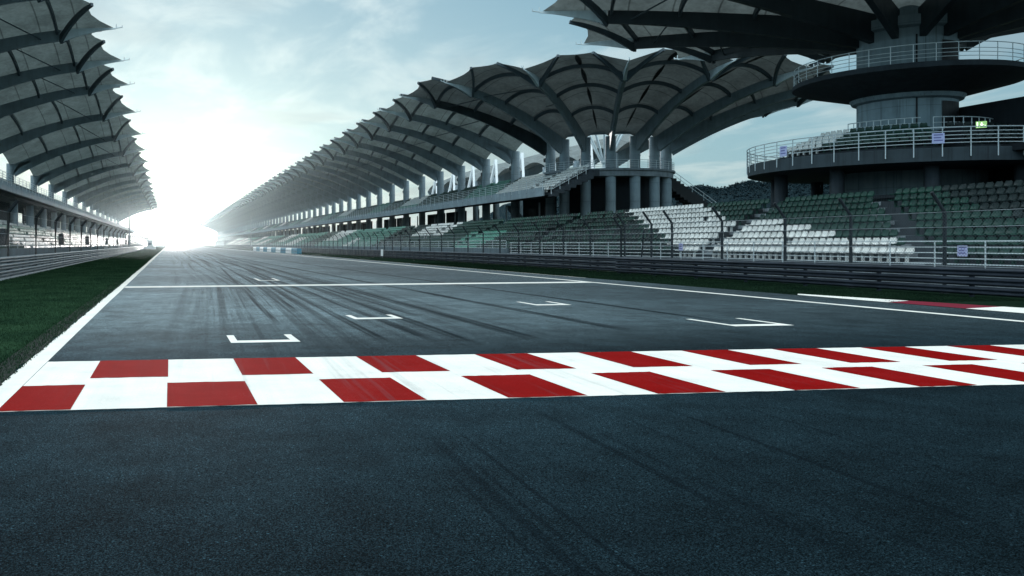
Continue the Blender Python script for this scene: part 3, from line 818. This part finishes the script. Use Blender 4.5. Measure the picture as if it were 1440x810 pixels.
# stair down the far side of the round end
b = MB()
for k in range(22):
    x = 66.2-50+k*.55; b.box(x, x+.56, -1.6, .6, DZ-.9-k*.36-1.2, DZ-k*.36-.3)
b.build('outer_stair', M['black'], stand)
b = MB()
for zc in (.5, 1.0): b.tube([(16.2,-1.6,DZ-.3+zc),(28.4,-1.6,DZ-8.3+zc)], .035, 5)
for k in range(8): b.tube([(16.2+k*1.7,-1.6,DZ-.3-k*1.115),(16.2+k*1.7,-1.6,DZ+.7-k*1.115)], .03, 5)
b.build('stair_rail', M['rail'], stand)

# ------------------------------------------------------------------ round tower
TX, TY = 50.0, 53.6
tw = empty('viewing_tower', (TX, TY, 0), 'round tower with two ringed platforms under its own mushroom roof', 'tower')
for k in range(12):
    a0 = radians(5)+k*pi/6
    def plan(s, t, a0=a0):
        a = a0+t*pi/6; r = 2.7+21.6*s; return (r*cos(a), r*sin(a))
    roof_bay(tw, plan, lambda s: (2.7+21.6*s)*pi/6, 17.4, 19.5, .13, node=.78, purl=(.32,.55,.77), last=False, e=1.35, scal=.06, mm='membrane_dark', mr_='rib_dark')
b = MB(); b.lathe([(4.6,0),(4.6,6.9),(2.95,6.9),(2.95,11.4),(3.25,11.5),(3.45,11.9),(2.95,12.3),(2.95,16.1),(3.2,16.25),(3.2,16.9),(2.72,16.9),(2.72,19.6),(0,19.9)], k=48); b.build('core', M['core'], tw, 35)
for z0_, z1_ in ((13.1,15.2),(8.9,11.2)):
    for a in (-118, ):
        n = 6; b = MB()
        for i in range(n):
            q0, q1 = radians(a+26+i*6), radians(a+26+(i+1)*6)
            b.quad((3.0*cos(q0),3.0*sin(q0),z0_),(3.0*cos(q1),3.0*sin(q1),z0_),(3.0*cos(q1),3.0*sin(q1),z1_),(3.0*cos(q0),3.0*sin(q0),z1_))
        b.build('doorway', M['black'], tw)

b = MB(); b.tube([(3.0*cos(radians(-122)),3.0*sin(radians(-122)),8.1),(3.0*cos(radians(-122)),3.0*sin(radians(-122)),15.6)], .05, 6); b.build('downpipe', M['black'], tw)
b = MB(); b.lathe([(2.9,13.1),(6.85,13.1),(6.95,13.0),(6.95,12.75),(6.6,12.6),(3.3,11.75)], k=72); up = b.build('upper_platform', M['concrete_dark'], tw, 35)
b = MB(); b.lathe([(2.9,7.75),(9.8,7.75),(9.85,7.7),(9.85,6.95),(9.5,6.85),(4.5,6.85)], k=80); lp = b.build('lower_platform', M['slab'], tw, 35)
def ring_rail(parent, r, z, zs, n, rr, a0=0., a1=2*pi, drop=0.):
    k = 72; pth = [(r*cos(a0+(a1-a0)*i/k), r*sin(a0+(a1-a0)*i/k), z) for i in range(k+1)]
    for zc in zs:
        b = MB(); b.tube([(p[0],p[1],z+zc) for p in pth], rr*(1.4 if zc == max(zs) else 1), 5, cap=False); b.build('rail', M['rail'], parent, 60)
    b = MB(); b.tube([(0,0,-drop),(0,0,max(zs))], rr*1.3, 5); me = b.mesh('rail_post', M['rail'])
    for i in range(n): a = a0+(a1-a0)*i/n; put('rail_post', me, parent, (r*cos(a), r*sin(a), z))
ring_rail(up, 6.85, 13.1, (.24,.48,.72,1.1), 36, .02)
ring_rail(lp, 9.9, 7.75, (.25,.47,.69,.91,1.15), 44, .024, drop=.55)
lp.location = (0, 0, -.28)
# platform seating
def pf_sector(a0, a1, colours, rows):
    b = MB()
    for k in range(rows):
        r1 = 8.75-.86*k; z1 = 7.75+.36*(k+1)-.2
        b.lathe([(r1+.4,7.74),(r1+.4,z1),(r1-.48,z1),(r1-.48,7.74)], (0,0), 14, a0, a1)
        for a in (a0, a1):
            b.quad((cos(a)*(r1+.4),sin(a)*(r1+.4),7.74),(cos(a)*(r1-.48),sin(a)*(r1-.48),7.74),(cos(a)*(r1-.48),sin(a)*(r1-.48),z1),(cos(a)*(r1+.4),sin(a)*(r1+.4),z1))
    b.build('seat_step', M['concrete_dark'], lp)
    for k in range(rows):
        r1 = 8.75-.86*k; z1 = 7.75+.36*(k+1)-.2; n = int((a1-a0)*r1/.5)
        for i in range(n):
            a = a0+(a1-a0)*(i+.5)/n; c_ = colours(k, a)
            if c_ not in pf: pf[c_] = seat_mesh('seat', M[c_], 1)
            put('seat', pf[c_], lp, (r1*cos(a), r1*sin(a), z1), a)
pf = {}
pf_sector(radians(172), radians(238), lambda k, a: 'seat_white' if a < radians(196) else 'seat_green', 4)
pf_sector(radians(247), radians(300), lambda k, a: 'seat_shaded', 4)
b = MB(); a = radians(246); b.box(-2.0,2.0,-.05,.05,0,1.5)
o = b.build('stair_wall', M['wall_dark'], lp); o.location = (6.6*cos(a), 6.6*sin(a), 7.75); o.rotation_euler = (0,0,a)
ring_rail(lp, 4.9, 9.2, (.3,.6,.95), 10, .022, radians(185), radians(236))
ring_rail(lp, 4.9, 9.2, (.3,.6,.95), 8, .022, radians(244), radians(300))
b = MB(); b.tube([(0,0,0),(0,0,7.0)], .42, 14); cm_ = b.mesh('support_column', M['concrete_dark'], 40)
for k in range(10): a = radians(20+36*k); put('support_column', cm_, tw, (8.2*cos(a), 8.2*sin(a), 0))
b = MB(); b.box(-7.6, 24, -34, -.5, 4.55, 4.75); b.box(-7.4,-7.1,-34,4,-.05,4.6); b.build('concourse_floor', M['wall_dark'], tw)
b = MB(); b.box(2.5, 2.8, -34, 3, 4.75, 11); b.build('concourse_wall', M['wall_dark'], tw)
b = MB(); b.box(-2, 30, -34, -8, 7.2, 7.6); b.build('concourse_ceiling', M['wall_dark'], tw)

def notice(x, y, z, wd, h, rz, label, name='notice', lines=3):
    t = empty(name, (x, y, z), label, 'notice'); t.rotation_euler = (0,0,rz)
    b = MB(); b.box(-wd/2, wd/2, -.01, .01, 0, h); b.build('sheet', M['paper'], t)
    b = MB()
    for i in range(lines):
        zt = h*(.82-.26*i); b.box(-wd*.36, wd*(.36-.12*(i % 2)), -.014, -.0105, zt-h*.055, zt+h*.055)
    b.build('printed_line', M['ink'], t); return t
def on_ring(px_deg, r, z): a = radians(px_deg); return TX+r*cos(a), TY+r*sin(a), z, a+pi/2
x, y, z, a = on_ring(236, 9.97, 7.68); notice(x, y, z, .62, .62, a, 'pale lilac notice on the tower platform rail below green seats')
x, y, z, a = on_ring(184, 9.97, 7.58); notice(x, y, z, .62, .7, a, 'pale lilac notice near the open end of the tower platform rail')
notice(28.93, y_at(1353, 28.93), 1.34, .42, .40, -pi/2, 'grey blue notice tied to the railing below dark green seats')
notice(28.93, y_at(957, 28.93), 1.42, .40, .40, -pi/2, 'lilac notice tied to the railing before the white seats')
# lit exit sign under the upper platform
t = empty('exit_sign', (46.85, 44.85, 8.6), 'small lit green exit sign behind the tower platform rail', 'exit sign')
t.rotation_euler = (0, 0, radians(-45)); t.scale = (.72, .72, .85)
b = MB(); b.box(-.36,.36,-.05,.05,0,.44); b.build('sign_box', M['exit_green'], t)
b = MB()
b.box(-.30,-.22,-.056,-.051,.05,.39); b.poly([(-.02,-.056,.36),(.06,-.056,.36),(.06,-.056,.28),(-.02,-.056,.28)]); b.poly([(-.08,-.056,.26),(.07,-.056,.27),(.09,-.056,.16),(-.03,-.056,.15)])
b.poly([(-.03,-.056,.15),(.03,-.056,.15),(-.10,-.056,.05),(-.16,-.056,.06)]); b.poly([(.03,-.056,.15),(.09,-.056,.15),(.17,-.056,.08),(.14,-.056,.05)]); b.poly([(.07,-.056,.26),(.16,-.056,.20),(.15,-.056,.17),(.07,-.056,.22)])
b.poly([(.22,-.056,.2),(.32,-.056,.12),(.22,-.056,.06)]); b.build('symbol', M['exit_white'], t)
for sx_ in (-.25, .25):
    b = MB(); b.tube([(sx_,0,-.85),(sx_,0,0)], .02, 5); b.build('bracket', M['black'], t)

# ------------------------------------------------------------------ grandstand along the verge
ls = empty('grandstand', (-26.6, 0, 0), 'pit side grandstand with pointed membrane roof over the wide grass verge', 'grandstand')
ribs_y = [40, 54, 67, 80.5, 94.5, 108.5, 131, 157] + [157+26.4*i for i in range(1, 13)]
LX0, LX1 = -26.6, -4.9
for i in range(len(ribs_y)-1):
    ya, yb = ribs_y[i], ribs_y[i+1]
    roof_bay(ls, lambda s, t, ya=ya, yb=yb: (LX0+(LX1-LX0)*s+26.6, yb+(ya-yb)*t), lambda s, ya=ya, yb=yb: yb-ya, 15.0, 20.9, .10 if yb-ya < 20 else .07, rods=i < 9, last=(i == 0), inset=.07)
for i, y in enumerate(ribs_y): put('column', cme, ls, (0, y, 0))
b = MB(); b.sweep([(-.1,0,ZB-2.4),(1.5,0,ZB+.05),(3.4,0,ZB+.6)], [(.4,.0,.1),(.4,.1,.5),(.4,.1,.2)]); hm = b.mesh('bracket', M['rib'])
for y in ribs_y: put('bracket', hm, ls, (0, y, 0))
L0, L1 = 30, 460
b = MB()
for k in range(9): b.box(26.6-17.5-(k+1)*.9, 26.6-17.5-k*.9, L0, L1, 7.5+.3*k, 8.05+.40*k)
b.build('upper_deck', M['concrete_dark'], ls)
b = MB(); b.box(26.6-17.5, 26.6-17.3, L0, L1, 7.55, 8.5); b.build('fascia', M['column'], ls)
for zc in (8.65,8.9,9.15,9.45):
    b = MB(); b.tube([(26.6-17.3, L0, zc),(26.6-17.3, L1, zc)], .03, 5); b.build('rail', M['rail'], ls)
b = MB(); b.tube([(0,0,8.2),(0,0,9.45)], .035, 5); pme = b.mesh('rail_post', M['rail'])
for i in range(90): put('rail_post', pme, ls, (26.6-17.29, L0+i*2.6, 0))
ss = SeatSet(ls, 1)
for k in range(9):
    for i in range(int((L1-L0)/.6)):
        y = L0+.4+i*.6
        if (y+3) % 26 < 1.2: continue
        ss.add(-17.95-k*.9, y, 8.05+.40*k, 'seat_white' if (int((y-.5*k)//16) % 3 == 1) else 'seat_green')
ss.done(60, 100, (-26.6, 0, 0))
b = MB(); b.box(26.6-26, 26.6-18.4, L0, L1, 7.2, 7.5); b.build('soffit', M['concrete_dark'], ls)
for i in range(16):
    y0 = 30+26.4*i
    b = MB(); b.box(26.6-21.3, 26.6-21., y0, y0+(17 if i % 2 else 20), 0, 7.2); b.build('concourse_wall', M['wall_dark'], ls)
b = MB(); b.tube([(0,0,0),(0,0,7.2)], .5, 14); me = b.mesh('support_column', M['column'], 40)
for i in range(28): put('support_column', me, ls, (26.6-19.4, 38+13.2*i, 0))
b = MB(); b.box(26.6-26.4, 26.6-19.9, L0, L1, -.05, 3.9); b.build('concourse_floor', M['concrete_dark'], ls)

# black loudspeaker boxes hung on the verge fence
def spk():
    b = MB(); b.box(-.02,.42,-.3,.3,0,1.0); bb = MB()
    return b
names = ['nearest the camera','second along the fence','third along the fence','fourth along the fence','fifth along the fence','sixth along the fence']
sp0 = None
for i, (y, nm) in enumerate(zip((55.6, 84.6, 110.8, 144.6, 174, 208), names)):
    lb = 'black speaker box on the stout grey fence, ' + nm
    if sp0 is None:
        sp0 = empty('speaker_box', (-10.05, y, 1.72), lb, 'speaker', 'black boxes hung along the fence')
        b = MB(); b.box(0,.42,-.3,.3,0,1.0); cab = b.build('cabinet', M['black'], sp0)
        b = MB(); b.box(.03,.39,-.315,-.302,.05,.95); b.build('grille', M['post_black'], sp0)
        b = MB(); b.tube([(.2,0,1.0),(.2,0,1.25),(.46,0,1.25)], .03, 5); b.build('bracket', M['galv'], sp0)
    else:
        o = sp0.copy(); col.objects.link(o); o.location = (-10.05, y, 1.72); o['label'] = lb
        for ch in sp0.children: d = ch.copy(); col.objects.link(d); d.parent = o
# poles
def pole(x, y, h, arms, label, r=.2):
    t = empty('lamp_pole', (x, y, 0), label, 'pole')
    b = MB(); b.tube([(0,0,0),(0,0,h*.5),(0,0,h)], [r, r*.85, r*.6], 8); b.lathe([(.3,0),(.3,.05),(.14,.12)], k=10); b.build('mast', M['galv'], t)
    for (z, dx_) in arms:
        b = MB(); b.tube([(0,0,z),(dx_,0,z+.25)], .07, 6); b.box(min(dx_,dx_*1.25), max(dx_,dx_*1.25), -.14,.14,z+.18,z+.34); b.build('arm', M['galv'], t)
pole(-8.9, 203, 9.2, [(6.0, -2.2)], 'slim mast with a side arm standing at the verge fence')
pole(27.6, 306, 11.5, [(7.2, 1.8)], 'slim mast with a side arm rising before the far terrace')
# marshal hut
t = empty('marshal_hut', (-6.4, 300, 0), 'small white hut at the far end of the grass verge', 'hut')
b = MB(); b.box(-.9,.9,-.9,.9,0,2.9); b.build('wall', M['white'], t)
b = MB(); b.box(-1.1,1.1,-1.1,1.1,2.9,3.1); b.build('roof', M['galv'], t)
b = MB(); b.box(-.5,.5,-.93,-.905,1.4,2.2); b.build('window', M['galv'], t)
b = MB(); b.box(-1.9,1.9,-1.6,-1.2,0,.9); b.build('barrier', M['white'], t)
# blue and white barrier blocks
y = 157.5; i = 0
words = ['first (nearest end)','second','third','fourth','fifth','sixth','seventh','eighth','ninth','tenth']
while i < 10:
    L = 7.6; c_ = 'blue' if i % 2 == 0 else 'white'
    t = empty('barrier_block', (22.9-.012*(y-157), y, 0), f'{c_} barrier block, {words[i]} of the kerb side row', 'barrier', 'blue and white barrier blocks')
    b = MB(); n = 10
    sec = [(-.42,0),(-.42,.86),(-.36,.98),(-.2,1.02),(.2,1.02),(.36,.98),(.42,.86),(.42,0)]
    for q in range(len(sec)-1): b.quad((sec[q][0],.02,sec[q][1]),(sec[q][0],L-.04,sec[q][1]),(sec[q+1][0],L-.04,sec[q+1][1]),(sec[q+1][0],.02,sec[q+1][1]))
    b.poly([(p,.02,q) for p, q in sec]); b.poly([(p,L-.04,q) for p, q in reversed(sec)])
    b.build('cover', M[c_], t)
    b = MB(); b.box(-.428,-.421,.02,L-.04,.44,.53); b.build('strap', M['black'], t)
    y += L; i += 1
# white board on the guardrail
t = empty('track_sign', (27.05, y_at(537, 27.05), .25), 'small blank white board fixed on the far dark guardrail', 'sign')
b = MB(); b.box(-.05,-.02,-.6,.6,0,.85); b.build('board', M['white'], t)
b = MB(); b.box(-.02,.02,-.03,.03,-.25,.85); b.build('stake', M['galv'], t)

# ------------------------------------------------------------------ hill and trees
b = MB(); nx, ny = 60, 14
def hz(a, rr):
    top = 26+20*min(1.6, max(0., (a-38)/10))**1.3
    top *= min(1, max(0, (a-14)/10))
    return top*sin(min(1, max(0, rr))*pi/2)+1.2*sin(a*.9)+.7*sin(a*2.7+1)
for i in range(nx+1):
    for j in range(ny+1):
        a = 14+i*62/nx; rr = j/ny; d = 260+rr*170
        b.v.append((d*sin(radians(a)), d*cos(radians(a)), max(-.5, hz(a, rr)) if j else -.5))
for i in range(nx):
    for j in range(ny): b.f.append((i*(ny+1)+j, (i+1)*(ny+1)+j, (i+1)*(ny+1)+j+1, i*(ny+1)+j+1)); b.mi.append(0)
tag(b.build('hill', M['hill'], smooth=60), kind='structure')
b = MB()
for i in range(11000):
    a = R.uniform(22, 62); rr = R.random()**.5; d = 260+rr*170; z = max(0, hz(a, rr)); s = R.uniform(.25,.65)
    cx_, cy_ = d*sin(radians(a)), d*cos(radians(a)); hh = R.uniform(.4, 1.5)
    for q in range(5):
        p = Vector((cx_+R.gauss(0,s*.7), cy_+R.gauss(0,s*.7), z+hh*R.uniform(.3,1.3))); u = Vector((R.gauss(0,1),R.gauss(0,1),R.gauss(0,.7))).normalized()*s*.9; v = Vector((R.gauss(0,1),R.gauss(0,1),R.gauss(0,1))).normalized()*s*.7
        b.add([p-u, p+v, p+u, p-v], [(0,1,2,3)])
tag(b.build('woods', M['hill']), label='dark wooded slope behind the round tower', kind='stuff')
def palm(x, y, h, label):
    t = empty('palm_tree', (x, y, 0), label, 'tree', 'palms behind the grandstand')
    b = MB(); b.tube([(0,0,0),(.15,.1,h*.5),(.3,0,h)], [.32,.22,.18], 8); b.build('trunk', M['bark'], t)
    b = MB()
    for k in range(34):
        a = R.uniform(0, 2*pi); el = R.uniform(-.2, 1.2); L = R.uniform(2.6, 3.8)
        pts = []
        for i in range(8):
            q = i/7; pts.append(Vector((.3+cos(a)*cos(el)*L*q, sin(a)*cos(el)*L*q, h+sin(el)*L*q-1.7*q*q)))
        for i in range(1, 8):
            dirv = (pts[i]-pts[i-1]).normalized(); sd = dirv.cross(Vector((0,0,1))).normalized()
            for sg in (-1, 1):
                for _ in range(3):
                    p = pts[i-1].lerp(pts[i], R.random()); tip = p+sd*sg*.75*sin(pi*min(1,(i+.3)/8.3))+dirv*.45+Vector((0,0,-.25*R.random()))
                    b.add([p, p+dirv*.09, tip], [(0,1,2)])
    b.build('crown', M['leaf'], t)
palm(92, 214, 21.5, 'taller palm seen between columns behind the white upper seats')
palm(95, 225, 20.0, 'shorter palm beside the taller one behind the upper seats')

# ------------------------------------------------------------------ render settings
sc.render.engine = 'CYCLES'
sc.view_settings.view_transform = 'Standard'; sc.view_settings.look = 'None'; sc.view_settings.exposure = 0; sc.view_settings.gamma = 1
cy = sc.cycles; cy.use_denoising = True
try: cy.denoiser = 'OPENIMAGEDENOISE'
except Exception: pass
cy.max_bounces = 6; cy.diffuse_bounces = 3; cy.glossy_bounces = 3; cy.transparent_max_bounces = 16; cy.volume_bounces = 0
cy.caustics_reflective = False; cy.caustics_refractive = False; cy.sample_clamp_indirect = 4
